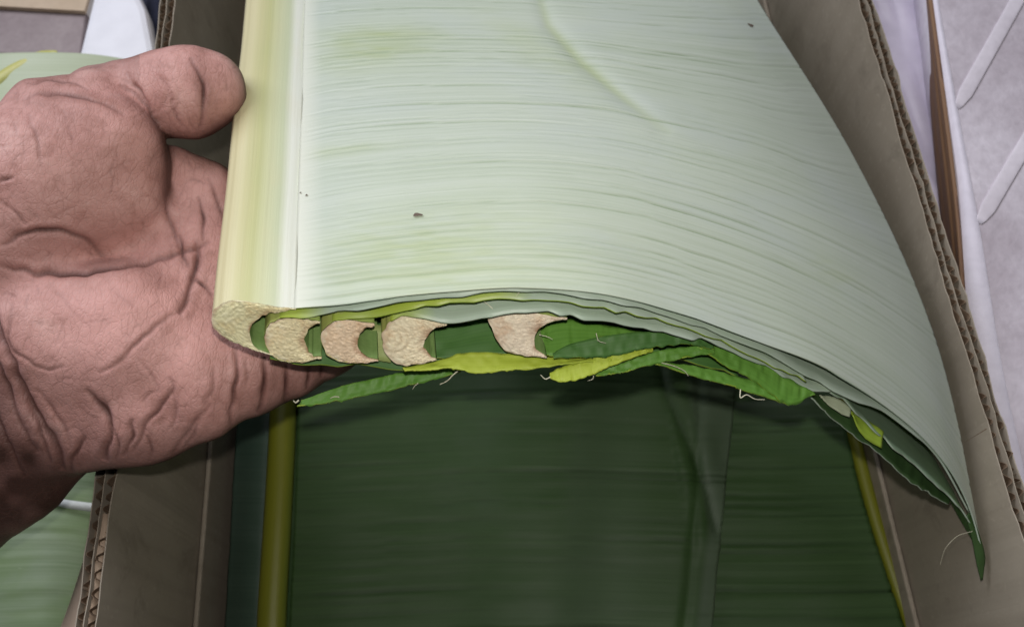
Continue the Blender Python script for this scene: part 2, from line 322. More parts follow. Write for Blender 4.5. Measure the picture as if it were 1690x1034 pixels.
# ------------------------------------------------------------------ the corrugated box
BR = math.radians(3.7); BO = np.array([0.0225, 0.0, 0.0])     # box turned a little, centre line through BO
RIM = -0.32; BOT = -0.468; HW = 0.1625; WT = 0.0074; Y0, Y1 = -0.11, 0.56
bx = thing('cardboard_box', (0.01, 0.2, BOT), 'open brown corrugated cardboard box that the leaves lie in', 'box')
def corr_wall(a, b, z0, z1, seed):
    """a double-wall board standing from a to b (box coordinates), three paper sheets with two fluted ones between"""
    a, b = np.array(a, float), np.array(b, float); L = np.linalg.norm(b - a); d = (b - a) / L; n = np.array([-d[1], d[0]])
    r = np.random.default_rng(seed)
    def slab(o0, o1, zt):
        V = []
        m = 60
        m = 260; wob = np.interp(np.linspace(0,1,m), np.linspace(0,1,22), r.normal(0, 0.0006, 22)) + np.interp(np.linspace(0,1,m), np.linspace(0,1,150), r.normal(0, 0.00035, 150)); lat = np.interp(np.linspace(0,1,m), np.linspace(0,1,70), r.normal(0, 0.00028, 70))
        for k in range(m):
            q = a + d * L * k / (m - 1); qt = q + n * lat[k]
            for o in (o0, o1):
                for z in (z0, zt + wob[k]):
                    V.append((*((qt if z > z0 else q) + n * o), z))
        fs = []
        for k in range(m - 1):
            i = k * 4; j = i + 4
            fs += [[i, j, j+1, i+1], [i+2, i+3, j+3, j+2], [i+1, j+1, j+3, i+3], [i, i+2, j+2, j]]
        fs += [[0,1,3,2], [(m-1)*4, (m-1)*4+2, (m-1)*4+3, (m-1)*4+1]]
        return np.array(V), fs
    V, fs, fm = [], [], []
    for q, (o0, o1) in enumerate(((0, 0.0004), (WT*0.5-0.00016, WT*0.5+0.00016), (WT-0.0004, WT))):
        v, f = slab(o0, o1, z1); base = sum(len(x) for x in V)
        V.append(v); fs += [[i + base for i in g] for g in f]
    w = mesh('wall', rot(np.concatenate(V), BR, BO), fs, M['card'], bx, smooth=False)
    for lo, hi, pitch, ph in ((0.0006, WT*0.5-0.00035, 0.0056, 0.3), (WT*0.5+0.00035, WT-0.0006, 0.0052, 1.7)):
        m = int(L / pitch * 12); s = np.linspace(0, L, m)
        warp = np.interp(s, np.linspace(0, L, 110), r.normal(0, 1.0, 110)); sq = .75 + .45*np.interp(s, np.linspace(0, L, 140), r.random(140))
        y = (lo + hi)/2 + (hi - lo)/2 * np.clip(np.sin(2*np.pi*s/pitch + ph + warp) * 1.15 * sq, -1, 1)
        zt = z1 - 0.0004 - np.abs(np.interp(s, np.linspace(0, L, 120), r.normal(0, 0.0013, 120)))
        V2, f2 = [], []
        for k in range(m):
            for o in (-0.00013, 0.00013):
                q = a + d * s[k] + n * (y[k] + o)
                V2 += [(*q, z1 - 0.02), (*q, zt[k])]
        for k in range(m - 1):
            i = k*4; j = i+4
            f2 += [[i, j, j+1, i+1], [i+2, i+3, j+3, j+2], [i+1, j+1, j+3, i+3]]
        mesh('flute', rot(np.array(V2), BR, BO), f2, M['flute'], w, smooth=False)
    return w
corr_wall((-HW, Y0), (-HW, Y1), BOT, RIM, 1)                 # left wall, thickness outward
corr_wall((HW, Y1), (HW, Y0), BOT, RIM, 2)
corr_wall((-HW-WT-0.0005, Y1+0.0005), (HW+WT+0.0005, Y1+0.0005), BOT, RIM, 3)
corr_wall((HW+WT+0.0005, Y0-0.0005), (-HW-WT-0.0005, Y0-0.0005), BOT, RIM, 4)
box('base_panel', (-HW+0.0005, Y0+0.001, BOT+0.0002), (HW-0.0005, Y1-0.001, BOT+0.005), M['card'], bx, BR, BO)
LZ = -0.417
box('inner_panel', (-HW+0.0006, Y0+0.002, BOT+0.0055), (-HW+0.0028, Y1-0.002, LZ), M['card'], bx, BR, BO, bevel=0.0008)
box('inner_panel', (HW-0.0028, Y0+0.002, BOT+0.0055), (HW-0.0006, Y1-0.002, LZ), M['card'], bx, BR, BO, bevel=0.0008)
# flap standing off the outer left face
fl = np.array([[Z(172,846,-0.322), Z(140,1034,-0.322), Z(118,1180,-0.322)], [Z(166,850,-0.324), Z(104,1034,-0.345), Z(40,1180,-0.36)], [Z(160,850,-0.36), Z(100,1034,-0.385), Z(30,1180,-0.40)]])
Gf = np.array([catmull(r_, 14) for r_ in fl]); Gf = np.array([catmull(Gf[:, j], 10) for j in range(14)])
mesh('flap', Gf, grid_faces(14, 10), M['card_out'], bx, thick=0.0035)

# ------------------------------------------------------------------ leaves lying in the box
def rib_half(name, P, r, h, mat, parent, n=14, ends=False):
    P = np.asarray(P); k = len(P); T = np.gradient(P, axis=0); T /= np.linalg.norm(T, axis=1, keepdims=True)
    side = np.cross(T, [0,0,1]); side /= np.linalg.norm(side, axis=1, keepdims=True); up = np.array([0,0,1.0])
    th = np.linspace(np.pi*1.25, -0.25*np.pi, n)
    tp = np.ones(k)
    if ends: tp = np.clip(np.minimum(np.arange(k), np.arange(k)[::-1])/(k*.12)+.12, 0, 1)**.5
    tp = tp[:,None,None]
    V = P[:,None] + tp*(r*np.cos(th)[None,:,None]*side[:,None] + h*np.sin(th)[None,:,None]*up)
    v = np.concatenate([[0], np.cumsum(np.linalg.norm(np.diff(P, axis=0), axis=1))])
    uv = np.stack(np.meshgrid(np.linspace(0,1,n), v), -1)
    fs = grid_faces(k, n).tolist(); fs.append(list(range(n))); fs.append(list(range((k-1)*n, k*n))[::-1])
    return mesh(name, V, fs, mat, parent, uv=uv)
def ripple(G, amp_v, spacing, seed, amp_u=0.0, uw=0.03):
    """parallel lateral veins as shallow ridges across the blade plus soft waves along it"""
    uv = grid_uv(G); u, v = uv[...,0], uv[...,1]; N = normals(G)
    w = vnoise(u*25, v*18, seed)*0.7
    x = v/spacing + w
    ridge = vnoise(x*1.0, u*6+3, seed+1) - 0.5
    ridge2 = (vnoise(x*2.3, u*9+9, seed+2) - 0.5)*0.5
    env = 0.35 + 0.9*vnoise(u*16, v*14, seed+3)
    d = amp_v*(ridge+ridge2)*env + amp_u*(vnoise(u/uw, v*7, seed+4)-0.5)
    return G + N*d[...,None]
def grooves(u, v, seed, steps=(0.0022,0.0032,0.0042,0.0055), width=0.00042, uk=28):
    """narrow irregular lateral grooves; returns relief and a 0..1 mask of the lines"""
    r = np.random.default_rng(seed); pos = []; p = 0.0
    while p < v.max()+.02: pos.append(p); p += r.choice(steps)*r.uniform(.8, 1.2)
    amp = r.uniform(0.35, 1.0, len(pos))**1.3
    vw = v + 0.0012*(vnoise(u*30, v*25, seed+5)-.5) + 0.0007*(vnoise(u*110, v*50, seed+6)-.5)
    dz = np.zeros_like(v); mk = np.zeros_like(v)
    for p, a in zip(pos, amp):
        m_ = np.abs(vw-p) < width*7
        x = (vw[m_]-p)/width; e = np.clip(1.7*vnoise(u[m_]*uk + p*900, u[m_]*0+p*300, seed+8)-.25, 0.05, 1.3)
        dz[m_] -= a*e*(np.exp(-x**2) - 0.45*np.exp(-((x-2.1)/1.4)**2)); mk[m_] = np.maximum(mk[m_], a*e*np.exp(-(x/.8)**2))
    return dz, mk
SZ = -0.42
stack_group = 'leaves packed flat in the box'
# leaf A, midrib on the left
A = thing('banana_leaf', Z(800,800,SZ-0.02), 'dark green leaf in the box with broad olive midrib, lying under the lifted bundle', 'leaf', stack_group)
rowsA = []
for py, xl, xr, dz in ((1240,470,1150,0.0),(1034,478,1176,0.0),(860,486,1192,0.0),(640,494,1216,0.0),(420,500,1225,-0.002),(180,505,1230,-0.006),(20,508,1230,-0.01)):
    xs = np.array([0,.12,.25,.40,.52,.62,.74,.86,.93,1.0]); zz = np.array([0.0,.002,.000,-.0005,.003,.004,.0005,.0025,.0035,.001])
    rowsA.append([Z(xl + (xr-xl)*a, py - 16*math.sin(a*2.6), SZ + dz + q) for a, q in zip(xs, zz)])
GA = ripple(loft(rowsA, 300, 150), 0.0009, 0.0075, 11, 0.0022, 0.035)
# a lengthwise crease near its free margin
uvA = grid_uv(GA); ua = uvA[...,0]/uvA[...,0].max(); va = uvA[...,1]
wA = np.exp(-((ua-0.915-0.02*np.sin(va*20))/0.012)**2); GA = GA - normals(GA)*(wA*0.0016)[...,None]
gd, gm = grooves(uvA[...,0], uvA[...,1], 61, (.0035,.005,.0075), .0007, 14)
GA = GA + normals(GA)*(gd*.0008)[...,None]
ax_, ay_ = pxof(GA); xb = np.interp(ay_, [500,640,860,1034,1200], [1120,1128,1163,1142,1125])
def line_dist(X, Y, pts):
    best = np.full(X.shape, 1e9)
    for (x0, y0), (x1, y1) in zip(pts[:-1], pts[1:]):
        h = np.clip(((X-x0)*(x1-x0)+(Y-y0)*(y1-y0))/((x1-x0)**2+(y1-y0)**2), 0, 1); best = np.minimum(best, np.hypot(X-x0-h*(x1-x0), Y-y0-h*(y1-y0)))
    return best
fo = line_dist(ax_, ay_, [(1080,560),(1100,650),(1135,730),(1165,810),(1180,875)])
GA = GA + normals(GA)*(-.0011*np.exp(-(fo/7)**2) + .0012*np.exp(-((fo-22)/18)**2)*(ax_ > xb-30))[...,None]
strip = np.clip((ax_-xb)/14, 0, 1)*(.65+.35*vnoise(ua*30, va*30, 7)) + .45*np.exp(-((ua-.70)/.12)**2)*vnoise(ua*20, va*9, 8)
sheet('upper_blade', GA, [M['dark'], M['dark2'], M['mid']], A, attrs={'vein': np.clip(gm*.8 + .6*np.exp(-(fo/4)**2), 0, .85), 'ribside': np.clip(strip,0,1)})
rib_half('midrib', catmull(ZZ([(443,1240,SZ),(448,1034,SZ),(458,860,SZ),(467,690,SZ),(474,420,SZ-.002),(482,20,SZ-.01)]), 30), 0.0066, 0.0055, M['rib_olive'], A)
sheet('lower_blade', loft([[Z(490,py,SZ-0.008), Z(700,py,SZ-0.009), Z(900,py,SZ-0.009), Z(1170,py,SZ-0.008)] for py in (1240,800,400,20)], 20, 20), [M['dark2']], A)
# leaf B, midrib on the right
Bf = thing('banana_leaf', Z(1250,800,SZ-0.024), 'dark green ridged leaf in the box, thin olive midrib along the right wall', 'leaf', stack_group)
rowsB = []
for py, xr in ((1240,1575),(1034,1494),(860,1436),(690,1392),(500,1342),(250,1275),(20,1215)):
    rowsB.append([Z(820+(xr-820)*a, py + 6*math.sin(a*3), SZ-0.0075+q) for a, q in ((0,-.001),(.3,-.001),(.55,0),(.7,.0005),(.85,.0012),(1,0.0005))])
GB = ripple(loft(rowsB, 320, 90), 0.0013, 0.0062, 23, 0.001, 0.04)
uvB = grid_uv(GB); gd, gm = grooves(uvB[...,0], uvB[...,1], 67, (.0042,.0055,.007), .0009, 10)
GB = GB + normals(GB)*(gd*.0011)[...,None]
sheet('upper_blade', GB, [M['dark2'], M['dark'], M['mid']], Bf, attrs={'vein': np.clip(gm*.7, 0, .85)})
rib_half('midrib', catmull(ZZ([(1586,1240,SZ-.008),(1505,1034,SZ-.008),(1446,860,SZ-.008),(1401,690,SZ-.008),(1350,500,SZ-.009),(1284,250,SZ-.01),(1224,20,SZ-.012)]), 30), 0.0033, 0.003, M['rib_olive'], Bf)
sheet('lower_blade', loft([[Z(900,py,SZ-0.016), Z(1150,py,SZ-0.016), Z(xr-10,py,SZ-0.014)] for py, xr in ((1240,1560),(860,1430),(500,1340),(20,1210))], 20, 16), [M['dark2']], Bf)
# leaf C, a blue green one along the left wall, with a split in it
Cf = thing('banana_leaf', Z(400,900,SZ-0.03), 'blue green leaf standing edge up between the left wall and the olive midrib', 'leaf', stack_group)
rowsC = [[Z(xl,py,SZ-0.021), Z((xl+xr)/2,py,SZ-0.011), Z(xr,py,SZ-0.016)] for py, xl, xr in ((1240,352,470),(1034,370,466),(900,378,470),(760,386,474),(640,394,480),(300,404,490),(20,410,495))]
sheet('blade', ripple(loft(rowsC, 120, 24), 0.0005, 0.006, 31, 0.001, 0.02), [M['teal'], M['dark'], M['teal']], Cf)
Df = thing('banana_leaf', Z(800,800,SZ-0.036), 'lowest dark leaf spread on the floor of the box', 'leaf', stack_group)
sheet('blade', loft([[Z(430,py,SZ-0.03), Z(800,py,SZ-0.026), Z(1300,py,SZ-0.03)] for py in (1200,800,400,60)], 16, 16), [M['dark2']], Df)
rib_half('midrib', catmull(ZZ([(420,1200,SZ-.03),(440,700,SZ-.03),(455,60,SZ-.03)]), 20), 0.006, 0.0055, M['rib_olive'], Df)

# ------------------------------------------------------------------ the bundle in the hand
AL = math.radians(12)
SP = np.array([-0.118, math.cos(AL), -math.sin(AL)]); SP /= np.linalg.norm(SP)     # along the midribs, away from the cut end
E2 = 0.93*U - 0.3676*F; E2 /= np.linalg.norm(E2)                                     # 'up' in the oblique cut
bundle_group = 'folded leaves nested in the held bundle'
def prof(pts, c, t):
    """outline in the cut plane through the point seen at c, t deep"""
    s = t / FP; O = D(*c, t)
    return np.array([O + R*(x-c[0])*s + E2*((c[1]-y)*s/0.93) for x, y in pts])
def spine_curve(L, n):
    """midrib path: straight where it is seen, levelling out further back"""
    s = np.linspace(0, L, n); return s[:,None]*SP
def midrib(parent, outer, inner, c, t, mout, L=0.42, seed=0, taper=0.04, ringed=None):
    no, ni = 60, 40
    r0 = np.random.default_rng(seed+50); jit = lambda P: [P[0]]+[(x+r0.normal(0,.7), y+r0.normal(0,.8)) for x, y in P[1:-1]]+[P[-1]]
    dens = lambda P: [tuple(q) for q in catmull(np.array(P, float), len(P)*3-2)]
    outer, inner = jit(dens(outer)), jit(dens(inner))
    O = catmull(prof(outer, c, t), no); I = catmull(prof(inner, c, t), ni)
    ring = np.concatenate([O, I]); n = len(ring); cen = D(*c, t)
    k = 40; path = spine_curve(L, k)
    r = np.random.default_rng(seed)
    V = []
    for i in range(k):
        sc = 1 - taper*i/(k-1)
        V.append(cen + (ring - cen)*sc + path[i] + np.array([0,0,1])*0.0004*math.sin(i*0.9+seed))
    V = np.array(V)
    fs, fm = [], []
    for i in range(k-1):
        for j in range(n):
            q = (j+1) % n
            fs.append([i*n+j, (i+1)*n+j, (i+1)*n+q, i*n+q]); fm.append(0 if j < no-1 else 1)
    uu = np.concatenate([np.linspace(1,0,no), np.linspace(0,1,ni)])
    uv = np.stack([np.tile(uu, (k,1)), np.tile(np.linspace(0,L,k)[:,None], (1,n))], -1)
    mr = mesh('midrib', V.reshape(-1,3), fs, [mout, M['groove']], parent, uv=uv, fm=fm)
    # the cut end: rings shrunk towards the crescent's centre line, faintly domed and torn
    NC = 90; tt = np.linspace(0, 1, NC); Oc, Ic = catmull(prof(outer, c, t), tt), catmull(prof(inner[::-1], c, t), tt)
    m = 30; W = []; ed = []
    nrm = -np.cross(R, E2); nrm = nrm/np.linalg.norm(nrm)
    if nrm @ F > 0: nrm = -nrm
    for a in range(m):
        f = a/(m-1); w = Oc*(1-f) + Ic*f
        w = w + nrm*(0.00045*math.sin(math.pi*f) + r.normal(0, 0.00014, NC)*(0 < a < m-1))[:,None] if True else w
        W.append(w + nrm*0.00005); ed.append(np.full(NC, max(0, 1.0-4.5*min(f*1.5+.06, 1-f))))
    ed = np.array(ed)*np.clip(vnoise(*np.meshgrid(np.arange(NC)*0.16, np.arange(m)*0.2), seed+5)*1.5-0.2, 0, 1)
    lip = np.repeat(np.clip(1-np.arange(m)/2.2, 0, 1)[:,None], NC, 1)*.8
    W = np.array(W); ring = np.zeros(W.shape[:2])
    if ringed:
        s_ = t/FP; qx = ((W-D(*ringed,t))@R)/s_; qy = ((W-D(*ringed,t))@E2)/s_*.93; rr_ = np.hypot(qx, qy)
        ring = np.clip(np.cos(rr_*2*math.pi/11)*1.4-.5, 0, 1)*np.exp(-(rr_/38)**2)*.45
    mesh('cut_face', W, grid_faces(m, NC), cuts[seed], mr, attrs={'edge': ed, 'ring': ring, 'lip': lip})
    return mr
def blade(name, parent, near, L, mats, ns=24, nt=90, sag=0.0, seed=0, amp=0.0004, shift=None, fray=0.0006, ribside=None):
    N0 = catmull(DD(near), nt); s = np.linspace(0, 1, ns)
    fr = np.interp(np.linspace(0,1,nt), np.linspace(0,1,nt//3), np.random.default_rng(seed).normal(0, fray, nt//3))
    G = N0[None] + (s*L)[:,None,None]*SP + np.array([0,0,-1.0])*(sag*s**1.0)[:,None,None] + (fr[None,:,None]*(1-s)[:,None,None]**6)*SP
    if shift is not None: G = G + s[:,None,None]*np.asarray(shift)
    at = None
    if ribside:
        X_ = pxof(G)[0]; at = {'ribside': np.clip((ribside[1]-X_)/(ribside[1]-ribside[0]), 0, 1)*(.75+.4*vnoise(X_*.03, G[...,1]*300, seed))}
    return sheet(name, ripple(G, amp, 0.005, seed, 0.0008, 0.02), mats, parent, attrs=at)
def ruled(name, parent, top, bot, mats, n=110, m=8, seed=0, amp=0.0004):
    a, b = catmull(DD(top), n), catmull(DD(bot), n)
    f = np.linspace(0, 1, m)[:,None,None]; G = b[None]*(1-f) + a[None]*f
    r = np.random.default_rng(seed); n = n; e = r.normal(0, 0.00016, n)*(r.random(n) < .2) + np.interp(np.linspace(0,1,n), np.linspace(0,1,n//4), r.normal(0, 0.00022, n//4))
    G[0] += e[:,None]*U
    N = normals(G); x, y = np.meshgrid(np.arange(n)*0.25, np.arange(m)*0.4)
    G = G + N*((vnoise(x, y, seed)-0.5)*amp*1.8 + (vnoise(x*3, y*.5, seed+1)-.5)*amp*.25)[...,None]
    return sheet(name, G, mats, parent)

labels = ['outermost pale folded leaf of the bundle with cream midrib pressed by the thumb',
          'folded leaf of the bundle whose cut midrib is second from the thumb side',
          'folded leaf of the bundle with tan cut midrib, third from the thumb side',
          'folded leaf of the bundle whose cut midrib shows curved rings, fourth from the thumb side',
          'innermost folded leaf of the bundle, its cut midrib standing apart among green blades']
Lf = [thing('banana_leaf', D(x, y, 0.285), labels[i], 'leaf', bundle_group) for i, (x, y) in enumerate(((410,560),(490,580),(575,580),(680,585),(865,575)))]

# midribs (outline of each crescent, upper horn -> round the left -> lower horn, then the hollow side back up)
ribs = [
 ([(492,509),(470,507),(445,503),(420,499),(395,496),(372,500),(357,511),(351,527),(355,543),(368,556),(388,567),(420,579),(447,588)],
  [(449,584),(432,581),(418,572),(411,556),(414,540),(426,526),(443,518),(466,514),(482,511.5),(491,510.3)], (400,540), .2680),
 ([(531,530),(513,527),(481,524),(461,528),(446,537),(438,552),(438,569),(447,586),(461,595),(481,599),(505,597),(528,592)],
  [(529,589),(517,588),(507,577),(503,562),(509,546),(519,537),(531,533)], (485,560), .2695),
 ([(620,533),(601,531),(577,527),(551,532),(536,544),(530,558),(534,577),(547,592),(571,599),(597,599),(623,596)],
  [(622,593),(607,590),(595,581),(590,567),(596,550),(606,541),(620,537)], (575,563), .2705),
 ([(739,534),(721,530),(700,523),(674,519),(650,527),(636,541),(631,560),(636,583),(651,599),(670,604),(696,600),(720,594)],
  [(718,591),(706,583),(699,569),(705,554),(719,541),(737,537)], (685,562), .2715),
 ([(936,524),(901,519),(861,517),(831,518),(806,521),(813,544),(821,562),(833,577),(853,585),(877,588),(904,591)],
  [(902,588),(886,576),(882,558),(888,544),(905,532),(934,527)], (865,552), .2720)]
for i, (o_, i_, c, t) in enumerate(ribs):
    midrib(Lf[i], o_, i_, c, t, M['rib_cream'] if i == 0 else M['rib_green'], seed=i, ringed=(652,556) if i == 3 else None)

# outer blade of the first leaf: the big pale sheet draping to the right wall
def spine_at(px, py):          # depth of the midrib plane seen at that pixel
    P0 = D(480,510,.2655); n = np.cross(SP, R); r = ray(px, py); return (P0@n)/(r@n)
def horn(py):
    o_, i_, c, t = ribs[0]; ring = prof([(488,509)], c, t)[0]; cen = D(*c, t); s = np.linspace(0, .42, 400)
    P = cen + (ring-cen)*(1-.04*s/.42)[:,None] + s[:,None]*SP; k = np.argmin(np.abs(pxof(P)[1]-py)); return P[k] + np.array([0,0,.0002])
rows1 = [DD([(487,511,.2655),(560,502,.2632),(640,491,.2612),(750,481,.2600),(860,475,.2603),(1000,486,.2650),(1130,519,.2745),(1250,563,.2840),(1370,611,.2955),(1500,700,.3140),(1565,770,.3240),(1600,835,.3300),(1623,912,.3350)])]
def row(pts): return DD(pts)
s1, s2, s3 = spine_at(486,340), spine_at(488,170), spine_at(490,-5)
rows1[0][0] = horn(511)
rows1.append(row([(486,345,s1),(560,332,s1-.003),(680,318,s1-.006),(860,306,s1-.006),(1000,318,s1-.002),(1130,350,s1+.004),(1260,395,s1+.013),(1390,455,s1+.027),(1480,510,s1+.043),(1538,552,s1+.058)]))
rows1.append(row([(488,172,s2),(560,160,s2-.004),(680,150,s2-.008),(860,148,s2-.009),(1000,162,s2-.006),(1130,190,s2-.001),(1250,220,s2+.011),(1340,250,s2+.028),(1408,262,s2+.055)]))
rows1.append(row([(490,-5,s3),(560,-10,s3-.005),(680,-14,s3-.010),(860,-12,s3-.012),(1000,-8,s3-.008),(1110,-3,s3+.002),(1190,0,s3+.016),(1252,2,s3+.034)]))
for q, py in zip(rows1[1:], (345,172,-5)): q[0] = horn(py)
last = rows1[-1]; rows1.append(last + SP*0.09 + np.array([0,0,-.006])); rows1.append(last + SP*0.19 + np.array([0,0,-.012]))
NS, NT = 560, 240
A1 = np.array([catmull(r_, NT) for r_ in rows1])
dist = np.concatenate([[0], np.cumsum(np.linalg.norm(np.diff(A1[:, 40], axis=0), axis=1))]); dist /= dist[-1]
def catT(P, T, t):
    m = np.zeros_like(P); m[1:-1] = (P[2:]-P[:-2])/(T[2:]-T[:-2])[:,None]; m[0] = (P[1]-P[0])/(T[1]-T[0]); m[-1] = (P[-1]-P[-2])/(T[-1]-T[-2])
    i = np.clip(np.searchsorted(T, t, 'right')-1, 0, len(P)-2); h = (T[i+1]-T[i])[:,None]; u = (t-T[i])[:,None]/h
    return (2*u**3-3*u**2+1)*P[i]+(u**3-2*u**2+u)*h*m[i]+(-2*u**3+3*u**2)*P[i+1]+(u**3-u**2)*h*m[i+1]
tt = np.linspace(0, 1, NS)**1.15
G1 = np.stack([catT(A1[:, j], dist, tt) for j in range(NT)], 1)
uv1 = grid_uv(G1); u1, v1 = uv1[...,0], uv1[...,1]; N1 = normals(G1); un = u1/u1.max()
# lateral veins: narrow irregular grooves, strongest in the middle of the blade
dz, vm = grooves(u1, v1, 3, (.0020,.0026,.0032,.0038), .00036, 24)
dz2, vm2 = grooves(u1, v1, 33, (.0008,.0011,.0015), .00020, 40)
dz = dz + .30*dz2; vm = np.maximum(vm, .28*vm2)
env = np.clip((un-0.0)/0.05, 0, 1)*(1-0.62*np.clip((un-0.55)/0.3, 0, 1))*np.clip(1.15-0.85*np.clip((v1-0.135)/0.06, 0, 1)*np.clip(.35+un*1.6,0,1), .2, 1)
G1 = G1 + N1*(dz*env*0.00060 + 0.0022*(vnoise(u1*14, v1*12, 9)-.5)*np.clip(un*6,0,1)*np.clip(v1*40,0,1))[...,None]
# the diagonal fold line and the stains, placed on the blade in its own coordinates
PX, PY = pxof(G1)
def seg_dist(X, Y, pts):
    best = np.full(X.shape, 1e9); par = np.zeros(X.shape)
    for k in range(len(pts)-1):
        (ax, ay), (bx_, by) = pts[k], pts[k+1]; dx, dy = bx_-ax, by-ay
        h = np.clip(((X-ax)*dx+(Y-ay)*dy)/(dx*dx+dy*dy), 0, 1); q = np.hypot(X-ax-h*dx, Y-ay-h*dy)
        g = q < best; best = np.where(g, q, best); par = np.where(g, (k+h)/(len(pts)-1), par)
    return best, par
fd, fp = seg_dist(PX, PY, [(880,-40),(905,40),(960,100),(1030,160),(1110,222)])
fe = np.sin(np.clip(fp,0,1)*math.pi)**.6
G1 = G1 - N1*(np.exp(-(fd/13)**2)*fe*0.0009 - np.exp(-((fd-34)/26)**2)*fe*0.0002)[...,None]
def spot(x, y, sx, sy, a=0.0):
    c, s = math.cos(a), math.sin(a); dx, dy = PX-x, PY-y; return np.exp(-(((dx*c+dy*s)/sx)**2+((-dx*s+dy*c)/sy)**2))
br = 0.5+0.9*vnoise(PX*.03, PY*.16, 14)
stain = 0.5*spot(610,85,95,30,-.1) + .35*spot(640,430,120,60) + .3*spot(560,250,80,10,-.12) + .35*spot(640,60,80,20) + .3*spot(1370,450,50,18,.5) + .25*spot(900,90,120,30,.6)+.28*spot(800,420,200,90)
stain = np.clip(stain*br*.9 + 0.45*np.exp(-(fd/7)**2)*fe, 0, .8)
sheet('upper_blade', G1, [M['pale'], M['green'], M['pale2']], Lf[0], attrs={'stain': stain, 'vein': np.clip(vm*env*.85, 0, .8), 'ribside': np.clip(1-un/.035, 0, 1)})
# dark blemishes on it
M['blemish'] = plain('brown_blemish', (0.10,0.075,0.055), (0.17,0.13,0.10), 300, 0.7, 0.1)
def blemish(x, y, rx, ry, lift=0.00035):
    i = np.unravel_index(np.argmin((PX-x)**2+(PY-y)**2), PX.shape); P = G1[i]+N1[i]*lift; s = (P@F)/FP
    a = np.cross(U, N1[i]); a /= np.linalg.norm(a); b = np.cross(N1[i], a)
    th = np.linspace(0, 2*np.pi, 12, endpoint=False); q = 1+.25*np.sin(th*3+x)
    mesh('blemish', [P+a*rx*s*q[k]*math.cos(th[k])+b*ry*s*q[k]*math.sin(th[k]) for k in range(12)], [list(range(12))], M['blemish'], Lf[0], smooth=False)
blemish(687,357,8,3.5); blemish(1238,42,7,3); blemish(505,322,2,2); blemish(495,318,1.5,1.5)

# lower half of the first leaf: passes under all the midribs
blade('lower_blade', Lf[0], [(446,588,.2745),(490,601,.2765),(575,602,.2785),(670,607,.280),(760,605,.281),(870,596,.282),(1000,598,.286),(1120,592,.292),(1220,620,.298)], .26, [M['mid'], M['pale2'], M['lime2']], sag=.004, seed=41)
# second leaf
blade('upper_blade', Lf[1], [(462,526,.2662),(482,523,.2660),(510,524,.2662),(535,521,.2658),(570,513,.2648),(610,505,.2637),(660,498,.2627),(750,489,.2616),(860,482,.2617),(1000,496,.2664),(1130,529,.2766),(1250,576,.2868),(1371,641,.2992),(1474,690,.3120),(1545,752,.3215),(1600,846,.3310)], .10, [M['pale2'], M['lime2'], M['pale2']], sag=.003, seed=42, nt=140, ribside=(500,545))
ruled('lower_blade', Lf[1], [(497,661,.2870),(560,638,.2880),(640,619,.2890),(700,605,.2900),(765,594,.2910)], [(490,669,.2860),(530,667,.2865),(600,653,.2875),(690,633,.2885),(760,613,.2895)], [M['green'], M['mid'], M['lime2']], seed=43)
# third leaf
blade('upper_blade', Lf[2], [(548,532,.2675),(575,526,.2670),(610,527,.2668),(640,521,.2658),(680,508,.2648),(740,500,.2637),(800,494,.2632),(870,493,.2633),(1000,507,.2680),(1120,537,.2775),(1240,588,.2882),(1330,630,.2972)], .08, [M['pale2'], M['lime2'], M['lime2']], sag=.003, seed=44, nt=140, ribside=(820,880))
ruled('groove_blade', Lf[2], [(588,548,.2795),(610,536,.2795),(642,538,.2800)], [(588,588,.2775),(612,594,.2772),(645,596,.2775)], [M['groove_pale']], 20, 6, seed=45)
ruled('lower_blade', Lf[2], [(664,606,.2755),(710,598,.2765),(745,588,.2775),(761,582,.2780),(821,582,.2790),(881,587,.2800),(942,590,.2810),(1010,588,.2820)], [(668,610,.2735),(710,610,.2742),(745,606,.2748),(765,612,.2750),(791,615,.2753),(821,613,.2760),(861,610,.2768),(922,602,.2780),(1010,592,.2800)], [M['lime'], M['lime2'], M['lime']], seed=46)
# fourth leaf: broad pale band to the blunt corner on the right
blade('upper_blade', Lf[3], [(645,529,.2683),(672,519,.2677),(700,521,.2675),(737,531,.2678),(775,528,.2668),(820,520,.2655),(900,517,.2655),(970,526,.2682),(1050,541,.2735),(1130,554,.2798),(1200,574,.2862),(1270,606,.2932),(1325,638,.2982),(1345,645,.2998),(1372,646,.3018)], .07, [M['pale2'], M['green'], M['pale2']], sag=.003, seed=47, nt=140, ribside=(670,720))
ruled('lower_blade', Lf[3], [(700,545,.2825),(745,538,.2845),(800,520,.2865),(850,515,.2875)], [(700,592,.2792),(735,592,.2797),(780,588,.2805),(850,586,.2810)], [M['mid'], M['pale2'], M['lime2']], 30, 10, seed=48)
ruled('torn_strip', Lf[3], [(907,615,.2790),(924,606,.2792),(983,587,.2805),(1030,578,.2815),(1078,573,.2830)], [(908,622,.2775),(929,630,.2772),(958,626,.2778),(1007,604,.2792),(1078,578,.2825)], [M['lime'], M['lime2'], M['lime']], seed=49)
ruled('torn_strip', Lf[3], [(978,615,.2830),(1032,597,.2840),(1080,580,.2850),(1155,570,.2870),(1180,572,.2880)], [(982,620,.2820),(1032,613,.2828),(1081,600,.2838),(1135,590,.2855),(1180,582,.2872)], [M['green'], M['mid'], M['lime2']], seed=50)
